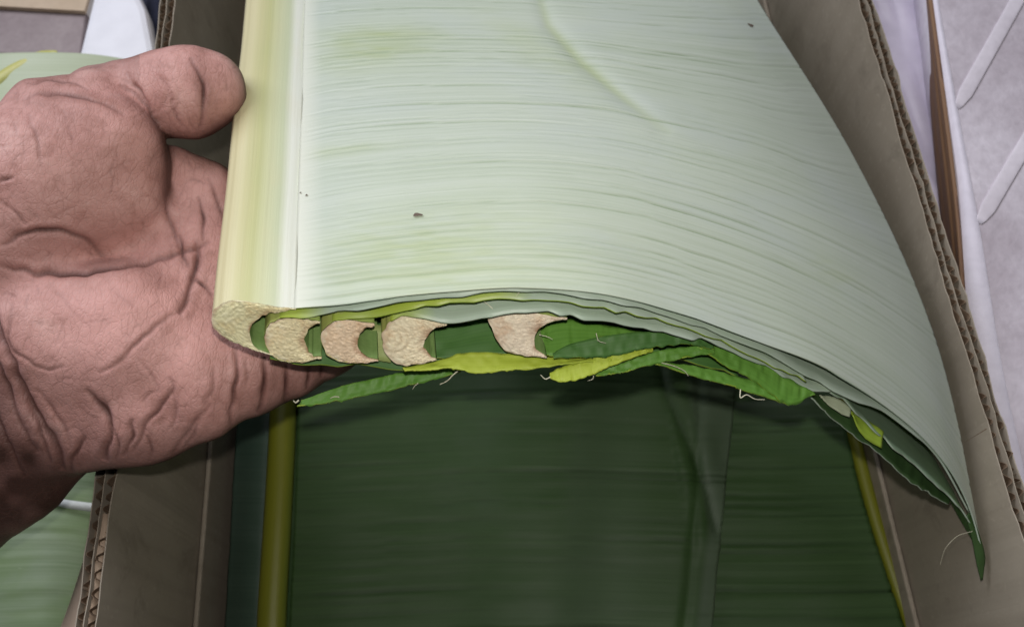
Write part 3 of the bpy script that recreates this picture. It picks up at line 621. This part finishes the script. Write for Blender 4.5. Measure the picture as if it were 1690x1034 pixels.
# fifth leaf: green blades on both sides of its midrib
ruled('upper_blade', Lf[4], [(886,550,.2800),(919,527,.2830),(983,533,.2840),(1047,545,.2850),(1110,558,.2860)], [(884,568,.2770),(905,588,.2765),(945,584,.2775),(1047,570,.2810),(1110,566,.2850)], [M['green'], M['mid'], M['lime2']], seed=51)
ruled('lower_blade', Lf[4], [(912,582,.2762),(948,565,.2775),(1047,548,.2800),(1135,552,.2840),(1178,570,.2872)], [(914,590,.2750),(1007,588,.2785),(1076,573,.2805),(1135,568,.2835),(1178,576,.2870)], [M['mid'], M['green'], M['lime2']], seed=52)
ruled('torn_strip', Lf[4], [(1076,594,.2860),(1155,605,.2890),(1233,624,.2930),(1263,630,.2945),(1300,645,.2970)], [(1076,597,.2850),(1135,617,.2870),(1204,636,.2895),(1277,660,.2935),(1304,666,.2960)], [M['green'], M['mid'], M['lime2']], seed=53)
ruled('torn_strip', Lf[4], [(1150,566,.2875),(1204,575,.2910),(1277,604,.2955),(1312,630,.2975),(1345,647,.2995)], [(1152,572,.2865),(1199,604,.2890),(1248,630,.2920),(1302,667,.2950),(1345,650,.2990)], [M['green'], M['mid'], M['lime2']], seed=54)
# outer leaves seen edge-on at the hanging right corner
Lx = thing('banana_leaf', D(1480,740,.33), 'grey green leaf corner hanging at the box wall under the pale outer leaf', 'leaf', bundle_group)
blade('blade', Lx, [(1372,644,.3030),(1400,662,.3065),(1425,690,.3100),(1474,735,.3160),(1547,799,.3250),(1597,855,.3320),(1625,925,.3370)], .07, [M['grey_green'], M['mid'], M['pale2']], sag=.003, seed=61, shift=(-.004,0,0))
Ly = thing('banana_leaf', D(1450,745,.335), 'dark leaf edge tucked lowest in the hanging corner of the bundle', 'leaf', bundle_group)
ruled('blade', Ly, [(1336,645,.3100),(1400,668,.3170),(1460,712,.3260),(1520,765,.3340),(1572,815,.3400)], [(1336,653,.3050),(1390,702,.3110),(1449,747,.3180),(1513,801,.3260),(1566,831,.3330)], [M['dark2'], M['pale2'], M['pale2']], seed=62)
ruled('folded_tip', Ly, [(1352,650,.3070),(1380,656,.3080),(1404,672,.3100)], [(1356,655,.3055),(1378,676,.3065),(1403,688,.3080)], [M['outer_pale']], 20, 6, seed=63)
ruled('folded_tip', Ly, [(1404,674,.3110),(1430,690,.3130),(1458,712,.3150)], [(1408,686,.3090),(1425,720,.3110),(1456,739,.3130)], [M['lime2']], 20, 6, seed=64)
ruled('trailing_tip', Lx, [(1604,842,.3330),(1616,880,.3340),(1626,920,.3345),(1622,955,.3350)], [(1596,850,.3320),(1606,890,.3330),(1612,925,.3340),(1620,957,.3348)], [M['dark']], 20, 5, seed=65)
# loose fibres at the cut edge
def fibre(par, pts, w=0.00022): tube('fibre', DD(pts), w*.75, M['fibre'], par)
fibre(Lf[1], [(762,607,.283),(748,618,.281),(738,628,.280),(726,634,.280)], .0004); fibre(Lf[1], [(690,632,.2865),(684,637,.286),(681,642,.286)])
fibre(Lf[4], [(1222,642,.289),(1222,656,.288),(1232,651,.288),(1246,658,.288),(1262,659,.288)], .0003); fibre(Lf[4], [(1076,595,.285),(1110,603,.284),(1130,612,.284),(1136,620,.284)])
fibre(Lf[3], [(908,622,.277),(900,625,.277),(892,618,.277)], .0003); fibre(Lf[3], [(980,619,.282),(978,625,.281),(970,628,.281)])
fibre(Lf[2], [(795,494,.268),(812,508,.267),(826,520,.267)]); fibre(Lf[2], [(865,474,.262),(852,488,.264),(846,495,.265)]); fibre(Lf[3], [(700,500,.267),(712,492,.266),(720,486,.2645)])
fibre(Lf[4], [(984,550,.277),(988,562,.276),(1000,566,.276)]); fibre(Lf[4], [(890,552,.275),(905,556,.274),(912,560,.274)])
fibre(Lx, [(1605,876,.332),(1580,884,.331),(1560,905,.331),(1552,930,.332)], .00012)
fibre(Lf[1], [(493,660,.2865),(488,664,.286),(484,660,.286)], .0004); fibre(Lf[1], [(560,655,.287),(552,654,.2865),(545,657,.286)], .0003)

# ------------------------------------------------------------------ the hand (one continuous surface from a smooth union of tapered limbs)
def cc(px, py, t): return np.array([(px-845)/FP*t, (517-py)/FP*t, t])        # camera-aligned axes: right, up, depth
HS = 0.00095
lo = np.array([cc(-190,0,.29)[0], cc(0,960,.30)[1], 0.232]); hi = np.array([cc(720,0,.335)[0], cc(0,50,.33)[1], 0.365])
nx, ny, nz = np.ceil((hi-lo)/HS).astype(int)
X, Y, Zd = np.meshgrid(lo[0]+HS*np.arange(nx), lo[1]+HS*np.arange(ny), lo[2]+HS*np.arange(nz), indexing='ij')
X = X.astype(np.float32); Y = Y.astype(np.float32); Zd = Zd.astype(np.float32)
def cone(a, b, zs=1.0):
    """round cone between (px,py,depth,radius px) a and b, flattened zs times along the depth"""
    A_, B_ = cc(*a[:3]), cc(*b[:3]); ra, rb = a[3]/FP*a[2], b[3]/FP*b[2]
    d = B_-A_; d2 = d.copy(); d2[2] *= zs; L2 = d2@d2 + 1e-12
    h = np.clip(((X-A_[0])*d2[0]+(Y-A_[1])*d2[1]+(Zd-A_[2])*zs*d2[2])/L2, 0, 1).astype(np.float32)
    q = np.sqrt((X-A_[0]-d[0]*h)**2+(Y-A_[1]-d[1]*h)**2+((Zd-A_[2]-d[2]*h)*zs)**2) - (ra+(rb-ra)*h)
    return (q/ (1+(zs-1)*.45)).astype(np.float32)
def smin(a, b, k):
    k *= .285/FP; h = np.clip(.5+.5*(b-a)/k, 0, 1); return b+(a-b)*h-k*h*(1-h)
def chain(pts, zs=1.0, k=14):
    d = None
    for a, b in zip(pts[:-1], pts[1:]):
        c = cone(a, b, zs); d = c if d is None else smin(d, c, k)
    return d
palm = chain([(80,640,.305,125),(170,600,.307,128),(250,560,.311,120),(310,470,.320,110),(300,380,.327,90)], 1.5, 40)          # the palm's body
palm = smin(palm, chain([(90,560,.297,120),(200,560,.299,118),(300,590,.303,90)], 1.4, 30), 40)                                  # heel on the little finger side
palm = smin(palm, chain([(150,690,.305,86),(230,672,.304,90),(320,640,.303,92)], 1.25, 30), 30)
thenar = chain([(0,385,.302,138),(72,305,.303,126),(160,265,.308,106),(190,330,.310,85)], 1.25, 40)
thenar = smin(thenar, cone((104,226,.312,104),(165,192,.316,78), 1.15), 26)
hand = smin(palm, thenar, 34)
hand = smin(hand, chain([(225,285,.320,48),(285,288,.326,44),(335,315,.331,52)], 1.1), 24)
hand = smin(hand, chain([(335,330,.333,58),(352,345,.335,60),(360,420,.334,58)], 1.2), 26)                                     # web and finger roots
thumb = chain([(165,175,.325,66),(225,162,.323,60),(270,154,.320,66),(312,153,.318,72),(338,148,.3185,62),(352,146,.319,50)], 1.12, 20)
hand = smin(hand, thumb, 16)
wr = chain([(80,660,.310,128),(-20,740,.318,138),(-190,860,.326,150)], 1.15, 30)
hand = smin(hand, wr, 22)
fing = [[(330,350,.338,58),(430,320,.350,50),(530,282,.357,46),(600,258,.356,42),(655,240,.352,36)],
        [(340,430,.336,62),(450,400,.346,52),(560,355,.352,47),(640,325,.352,43),(705,302,.348,36)],
        [(350,520,.328,66),(460,490,.334,54),(565,440,.340,48),(640,405,.343,43),(700,380,.340,36)],
        [(330,612,.306,96),(405,604,.3105,84),(470,590,.3150,68),(540,565,.3200,55),(600,540,.325,46),(650,515,.327,36)]]
for q in fing: hand = smin(hand, chain(q, 1.1, 14), 16)
def surface_nets(Fv):
    s = Fv < 0; n = np.array(Fv.shape); c = np.zeros(tuple(n-1), np.int8)
    for a in (0,1):
        for b in (0,1):
            for d in (0,1): c += s[a:n[0]-1+a, b:n[1]-1+b, d:n[2]-1+d]
    ci = np.argwhere((c > 0) & (c < 8)); idx = np.full(tuple(n-1), -1, np.int32); idx[tuple(ci.T)] = np.arange(len(ci))
    acc = np.zeros((len(ci), 3)); cnt = np.zeros(len(ci))
    for ax in range(3):
        o1, o2 = [k for k in range(3) if k != ax]
        for b in (0,1):
            for d in (0,1):
                p = ci.copy(); p[:, o1] += b; p[:, o2] += d; q = p.copy(); q[:, ax] += 1
                f0 = Fv[tuple(p.T)]; f1 = Fv[tuple(q.T)]; m = (f0 < 0) != (f1 < 0)
                w = np.where(m, f0/(f0-f1+1e-20), 0); pt = p.astype(float); pt[:, ax] += w
                acc[m] += pt[m]; cnt[m] += 1
    V = acc/cnt[:, None]; quads = []
    for ax in range(3):
        o1, o2 = (ax+1) % 3, (ax+2) % 3
        sl0 = [slice(None)]*3; sl1 = [slice(None)]*3; sl0[ax] = slice(0,-1); sl1[ax] = slice(1,None)
        a, b = s[tuple(sl0)], s[tuple(sl1)]; e = np.argwhere(a != b)
        e = e[(e[:,o1] > 0) & (e[:,o2] > 0) & (e[:,o1] < n[o1]-1) & (e[:,o2] < n[o2]-1)]
        ins = s[tuple(e.T)]
        def at(d1, d2): q = e.copy(); q[:,o1] -= d1; q[:,o2] -= d2; return idx[tuple(q.T)]
        q = np.stack([at(1,1), at(0,1), at(0,0), at(1,0)], 1); q[~ins] = q[~ins][:, ::-1]; quads.append(q)
    return V, np.concatenate(quads)
HV, HQ = surface_nets(hand); del X, Y, Zd, hand, palm, thenar, thumb, wr
HQ = HQ[(HQ >= 0).all(1)]
HV = lo + HV*HS
Pd = HV[:,0:1]*R + HV[:,1:2]*U + HV[:,2:3]*F                # back to scene axes
tmp = mesh('tmp', Pd, HQ, M['skin'])
md = tmp.modifiers.new('s', 'SMOOTH'); md.factor = .5; md.iterations = 4
md = tmp.modifiers.new('d', 'SUBSURF'); md.levels = 1; md.render_levels = 1
dg = bpy.context.evaluated_depsgraph_get(); me = bpy.data.meshes.new_from_object(tmp.evaluated_get(dg))
n = len(me.vertices); co = np.zeros(n*3); me.vertices.foreach_get('co', co); nn = np.zeros(n*3); me.vertices.foreach_get('normal', nn)
nq = len(me.polygons); qq = np.zeros(nq*4, dtype=np.int32); me.loops.foreach_get('vertex_index', qq)
bpy.data.objects.remove(tmp); bpy.data.meshes.remove(me)
HP = (co.reshape(-1,3)-OFF)/K; HN = nn.reshape(-1,3); HF = qq.reshape(-1,4)
if (HN@F)[np.argmin(HP@F)] > 0: HN = -HN; HF = HF[:, ::-1]
hx, hy = pxof(HP); facing = np.clip(-(HN@F)*2.2, 0, 1)
# palm lines and wrinkles: (points, width px, depth mm, darkness)
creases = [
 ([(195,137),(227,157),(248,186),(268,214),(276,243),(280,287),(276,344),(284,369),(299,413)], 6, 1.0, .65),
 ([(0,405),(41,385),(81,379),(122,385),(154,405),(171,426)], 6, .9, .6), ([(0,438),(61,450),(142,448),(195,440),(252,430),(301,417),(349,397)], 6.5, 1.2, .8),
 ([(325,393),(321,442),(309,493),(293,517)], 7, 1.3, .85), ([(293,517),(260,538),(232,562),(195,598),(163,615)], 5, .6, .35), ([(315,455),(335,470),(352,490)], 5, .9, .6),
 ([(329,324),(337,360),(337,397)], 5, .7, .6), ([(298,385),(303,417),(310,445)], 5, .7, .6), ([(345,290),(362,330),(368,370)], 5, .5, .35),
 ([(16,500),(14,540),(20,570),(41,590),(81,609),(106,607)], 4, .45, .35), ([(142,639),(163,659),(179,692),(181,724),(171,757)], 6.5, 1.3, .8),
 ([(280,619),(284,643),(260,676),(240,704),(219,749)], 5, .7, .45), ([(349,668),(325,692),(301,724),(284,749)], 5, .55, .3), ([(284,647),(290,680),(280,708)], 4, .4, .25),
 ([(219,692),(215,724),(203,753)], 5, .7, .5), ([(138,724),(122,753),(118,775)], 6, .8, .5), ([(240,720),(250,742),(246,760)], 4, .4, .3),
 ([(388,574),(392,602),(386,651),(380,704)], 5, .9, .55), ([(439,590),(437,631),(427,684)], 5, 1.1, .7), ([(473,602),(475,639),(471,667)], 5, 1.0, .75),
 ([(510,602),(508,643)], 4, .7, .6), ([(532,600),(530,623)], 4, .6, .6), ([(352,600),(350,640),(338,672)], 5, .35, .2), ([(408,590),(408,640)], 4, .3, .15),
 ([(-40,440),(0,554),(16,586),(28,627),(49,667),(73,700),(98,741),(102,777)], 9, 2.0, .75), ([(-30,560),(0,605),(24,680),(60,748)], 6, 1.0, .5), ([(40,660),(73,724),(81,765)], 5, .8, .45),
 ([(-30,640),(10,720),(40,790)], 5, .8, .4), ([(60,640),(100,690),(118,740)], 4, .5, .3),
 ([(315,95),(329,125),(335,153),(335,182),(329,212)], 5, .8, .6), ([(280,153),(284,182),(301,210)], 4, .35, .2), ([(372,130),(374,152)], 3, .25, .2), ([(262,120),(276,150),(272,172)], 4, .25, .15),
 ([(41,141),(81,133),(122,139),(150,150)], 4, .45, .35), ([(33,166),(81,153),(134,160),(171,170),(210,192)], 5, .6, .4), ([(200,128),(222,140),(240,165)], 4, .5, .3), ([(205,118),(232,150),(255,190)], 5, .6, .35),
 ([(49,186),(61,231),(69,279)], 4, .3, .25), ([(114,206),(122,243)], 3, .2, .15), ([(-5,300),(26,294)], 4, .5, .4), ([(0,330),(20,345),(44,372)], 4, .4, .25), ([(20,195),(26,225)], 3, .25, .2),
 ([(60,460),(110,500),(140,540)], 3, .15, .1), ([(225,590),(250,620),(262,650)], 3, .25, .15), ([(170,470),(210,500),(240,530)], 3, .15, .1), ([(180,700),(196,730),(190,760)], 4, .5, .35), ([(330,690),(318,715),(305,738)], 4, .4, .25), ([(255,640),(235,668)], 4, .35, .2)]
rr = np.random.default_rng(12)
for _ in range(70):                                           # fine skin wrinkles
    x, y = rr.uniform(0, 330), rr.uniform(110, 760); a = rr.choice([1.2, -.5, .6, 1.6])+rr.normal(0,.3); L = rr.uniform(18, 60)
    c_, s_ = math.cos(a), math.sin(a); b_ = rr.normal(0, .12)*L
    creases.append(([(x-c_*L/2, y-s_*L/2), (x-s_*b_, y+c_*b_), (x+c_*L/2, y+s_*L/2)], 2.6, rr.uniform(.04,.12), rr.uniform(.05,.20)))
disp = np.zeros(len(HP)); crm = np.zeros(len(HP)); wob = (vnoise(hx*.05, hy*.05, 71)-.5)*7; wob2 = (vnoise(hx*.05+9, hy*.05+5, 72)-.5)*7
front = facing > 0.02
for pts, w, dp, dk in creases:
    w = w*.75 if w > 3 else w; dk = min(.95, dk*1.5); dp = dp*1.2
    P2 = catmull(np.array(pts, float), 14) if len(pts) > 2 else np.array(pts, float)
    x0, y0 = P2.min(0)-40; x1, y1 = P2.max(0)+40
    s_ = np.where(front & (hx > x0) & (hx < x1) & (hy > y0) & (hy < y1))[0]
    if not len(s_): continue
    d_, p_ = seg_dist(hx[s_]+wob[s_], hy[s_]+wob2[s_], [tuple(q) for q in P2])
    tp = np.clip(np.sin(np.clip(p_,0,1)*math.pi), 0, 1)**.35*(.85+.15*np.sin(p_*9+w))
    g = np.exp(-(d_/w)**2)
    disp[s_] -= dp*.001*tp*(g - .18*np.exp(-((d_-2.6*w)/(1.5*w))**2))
    crm[s_] = np.maximum(crm[s_], .30*dk*tp*np.exp(-(d_/(w*2.6))**2)); crm[s_] = np.maximum(crm[s_], dk*tp*np.exp(-(d_/(w*.95))**2))  # narrow pigment line, plus a wide soft halo of crease shade painted into the colour
lump = (vnoise(hx*.022, hy*.022, 73)-.5)*.0007 + (vnoise(hx*.06, hy*.06, 74)-.5)*.00025
HP2 = HP + HN*(disp*facing + lump)[:,None]
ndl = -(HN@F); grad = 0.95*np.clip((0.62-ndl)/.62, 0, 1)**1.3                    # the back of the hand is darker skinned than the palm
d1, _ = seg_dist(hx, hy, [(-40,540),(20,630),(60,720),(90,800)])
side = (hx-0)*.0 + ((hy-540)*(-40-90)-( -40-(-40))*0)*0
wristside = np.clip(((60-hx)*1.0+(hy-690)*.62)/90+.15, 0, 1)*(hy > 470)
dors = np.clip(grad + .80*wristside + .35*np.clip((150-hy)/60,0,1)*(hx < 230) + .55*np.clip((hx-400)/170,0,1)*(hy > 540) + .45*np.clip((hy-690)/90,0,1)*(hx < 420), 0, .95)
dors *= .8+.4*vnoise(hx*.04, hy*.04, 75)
pk = .75*np.exp(-(((hx-200)/130)**2+((hy-560)/90)**2)) + .5*np.exp(-(((hx-330)/50)**2+((hy-300)/60)**2)) + .35*np.exp(-(((hx-80)/90)**2+((hy-400)/60)**2))
pk = np.clip(pk*(.6+.8*vnoise(hx*.03, hy*.03, 76)), 0, .8)*facing
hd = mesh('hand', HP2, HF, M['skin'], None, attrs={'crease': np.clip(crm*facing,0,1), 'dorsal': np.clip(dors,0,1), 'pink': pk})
setp(hd, 'bare brown hand, palm up, thumb against the cream spine of the leaf bundle', 'hand')

# ------------------------------------------------------------------ things outside the box, left
OLa = thing('banana_leaf', Z(60,950,-.40), 'soft green leaf beside the box, tied with a thin white strap', 'leaf', 'leaves lying outside the box')
rw = [[Z(-260,py,-.425), Z(-60,py-10,-.405), Z(60,py-14,-.398), Z(150+dx,py-10,-.402), Z(196+dx,py,-.415)] for py, dx in ((1250,-70),(1034,-25),(900,-5),(760,10),(600,20))]
sheet('blade', ripple(loft(rw, 160, 70), .0007, .006, 81, .002, .03), [M['outer_leaf'], M['green'], M['pale2']], OLa)
sheet('under_blade', loft([[Z(-260,py,-.445), Z(-20,py,-.440), Z(170+dx,py,-.443)] for py, dx in ((1250,-70),(900,-5),(600,20))], 12, 12), [M['mid']], OLa)
bs = thing('strap', Z(100,830,-.40), 'thin white strap across the soft green leaf beside the box', 'strap')
sc = catmull(np.array([Z(-120,775,-.402), Z(30,806,-.3985), Z(75,822,-.3955), Z(110,831,-.3955), Z(170,838,-.400), Z(200,838,-.412)]), 30)
wv = np.interp(np.linspace(0,1,30), [0,.3,.45,.75,1], [.0008,.0011,.0012,.0019,.0018])
mesh('band', np.stack([sc-U*wv[:,None], sc+U*wv[:,None]], 0), grid_faces(2, 30), M['band'], bs, thick=.0004)
OLb = thing('banana_leaf', Z(60,150,-.40), 'pale leaf with yellow midrib lying behind the hand', 'leaf', 'leaves lying outside the box')
rw = [[Z(-280,py+40,-.415), Z(-90,py+6,-.40), Z(40,py,-.392), Z(140,py+2,-.395), Z(215,py+10,-.403), Z(275,py+25,-.42)] for py in (400,260,160,112,88)]
sheet('blade', ripple(loft(rw, 80, 60), .0006, .006, 83, .002, .03), [M['outer_pale'], M['green'], M['pale2']], OLb)
rib_half('midrib', catmull(np.array([Z(-120,215,-.3995), Z(-20,146,-.3950), Z(25,116,-.3940), Z(60,98,-.3942), Z(95,87,-.3952)]), 24), .0046, .0026, M['rib_yellow'], OLb, 14, True)
sheet('under_blade', loft([[Z(-260,py,-.44), Z(0,py,-.435), Z(210,py,-.44)] for py in (400,250,120)], 10, 10), [M['mid']], OLb)
ct = thing('carton', Z(40,60,-.455), 'mauve grey carton with tan top edge behind the pale leaf', 'carton')
def prism(name, base, top, mat, parent, bevel=None):
    n = len(base); V = list(base)+list(top); fs = [list(range(n))[::-1], list(range(n, 2*n))]+[[i,(i+1)%n,n+(i+1)%n,n+i] for i in range(n)]
    return mesh(name, V, fs, mat, parent, smooth=False, bevel=bevel)
def upright(name, a, b, dvec, zb, mat, parent, bevel=.001):
    """a solid whose front top corners are a and b, running back along dvec, down to zb"""
    a, b, d = np.array(a), np.array(b), np.array(dvec); T = [a, b, b+d, a+d]; Bt = [np.array([p[0], p[1], zb]) for p in T]
    return prism(name, Bt, T, mat, parent, bevel)
CT = -.425
tq = [Z(-120,84,CT), Z(131,92,CT), Z(142,19,CT), Z(-100,5,CT)]
prism('body', [p+np.array([0,0,GZ+.0005-p[2]]) for p in tq], tq, M['mauve'], ct, .001)
d3 = np.array([0,0,.003]); e3 = np.array([0,.03,0]); f0, f1 = tq[3]+np.array([0,-.003,.0005]), tq[2]+np.array([.001,-.003,.0005])
prism('top_flap', [f0, f1, f1+e3, f0+e3], [f0+d3, f1+d3, f1+e3+d3*.6, f0+e3+d3*.6], M['tan'], ct)
wb = thing('styrofoam_tray', Z(190,60,-.46), 'bright white tray between the mauve carton and the dark cloth', 'tray')
tp_ = [Z(150,4,-.42), Z(128,92,-.42), Z(146,128,-.42), Z(232,122,-.42), Z(254,84,-.42), Z(240,14,-.42), Z(215,-40,-.42), Z(160,-40,-.42)]
prism('slab', [p+np.array([0,0,GZ+.0006-p[2]]) for p in tp_], tp_, M['paper'], wb, .004)
cl = thing('dark_cloth', Z(262,40,-.46), 'dark navy cloth lying between the white tray and the box', 'cloth')
Gc = loft([[Z(232,py,-.462), Z(246,py,-.436), Z(262,py,-.430), Z(276,py,-.434), Z(290,py,-.46)] for py in (190,120,60,0,-60)], 40, 30)
sheet('fold', ripple(Gc, .001, .01, 85, .002, .012), [M['navy']], cl, thick=.0012)

# ------------------------------------------------------------------ things outside the box, right
fb = thing('foam_box', Z(1660,400,-.44), 'white foam box with slanting raised ribs on its lid, beside the cardboard box', 'foam box')
TZ = -.335; up = np.array([0,0,.0012])
q = [Z(1690,800,TZ), Z(1648,600,TZ), Z(1611,370,TZ), Z(1576,180,TZ), Z(1545,5,TZ), Z(1536,-60,TZ)]
q = catmull(np.array(q), 24); near_ext = q[0]+np.array([-.002,-.12,0])
topv = [near_ext]+list(q)+[q[-1]+np.array([.26,0,0]), near_ext+np.array([.26,0,0])]
prism('body', [p+np.array([0,0,GZ+.0005-p[2]]) for p in topv], topv, [M['foam']], fb)
side_ = np.array([near_ext]+list(q)); nrm_ = np.array([-1.0,0.03,0])
tk = np.interp(np.arange(len(side_)), [0,1,8,13,24], [.012,.011,.008,.0025,.0004])[:,None]
Vr = np.concatenate([side_+up*.6+np.array([.0012,0,-.0005]), side_+up*.6, side_+nrm_*tk+up*.4, side_+nrm_*tk*1.05+np.array([0,0,-.03]), side_+np.array([.002,0,-.03])]); m_ = len(side_)
fr_ = []
for a in range(4):
    for k in range(m_-1): fr_.append([a*m_+k, (a+1)*m_+k, (a+1)*m_+k+1, a*m_+k+1])
fr_.append([0,m_,2*m_,3*m_,4*m_][::-1])
mesh('edge_strip', Vr, fr_, M['foam_white'], fb)
def rib_bar(a, b, w=.0034):
    a, b = np.array(a), np.array(b); P = catmull(np.array([a, (a+b)/2, b]), 30); rib_half('raised_rib', P, w, .0004, M['foam_rib'], fb, 12, True)
rib_bar(Z(1580,178,TZ+.0004), Z(1700,-36,TZ+.0004)); rib_bar(Z(1616,368,TZ+.0004), Z(1740,158,TZ+.0004))
wl_ = thing('brown_board', Z(1570,300,-.36), 'brown board wedged between the foam box and the lilac white plastic', 'board')
bt = catmull(np.array([Z(1612,640,TZ-.002), Z(1599,480,TZ-.002), Z(1590,350,TZ-.002), Z(1570,190,TZ-.002), Z(1543,5,TZ-.002), Z(1534,-60,TZ-.002)])+np.array([-.0032,0,0]), 20)
low = catmull(np.array([Z(1578,640,-.353), Z(1566,480,-.353), Z(1549,330,-.353), Z(1536,190,-.353), Z(1524,5,-.353), Z(1520,-60,-.353)]), 20)
Gb = np.stack([low*(1-f)+bt*f + np.array([-.4,0,1])*(.0016*math.sin(f*math.pi)+.0007*math.sin(f*15)) for f in np.linspace(0,1,18)], 1)
mesh('face', Gb[:, ::-1], grid_faces(20, 18)[:, ::-1], M['wood'], wl_, thick=.002)
ps = thing('wrapped_bale', Z(1490,200,-.46), 'bale wrapped in crumpled lilac white plastic right beside the box', 'bale')
xs, ys = np.linspace(.1725, .245, 70), np.linspace(-.08, .75, 300)
gx, gy = np.meshgrid(xs, ys)
gz = -.3565 + .003*(vnoise(gx*60, gy*22, 91)-.5) + .0035*np.abs(vnoise(gx*120, gy*70, 92)-.5)*vnoise(gx*30, gy*20, 95) + .0025*np.exp(-((gx-.196-.012*np.sin(gy*14))/.0022)**2)*np.clip(vnoise(gy*20, gy*0+3, 93)*1.8-.5,0,1)
sheet('wrap', np.stack([gx-.065*(gy-.0)+.0205, gy, gz], -1), [M['plastic']], ps, thick=.0006)
cv = [np.array([x-.065*y+.0205, y, -.3605]) for x, y in ((.1735,-.079),(.244,-.079),(.244,.749),(.1735,.749))]
prism('core', [p+np.array([0,0,GZ+.0005-p[2]]) for p in cv], cv, M['plastic'], ps)
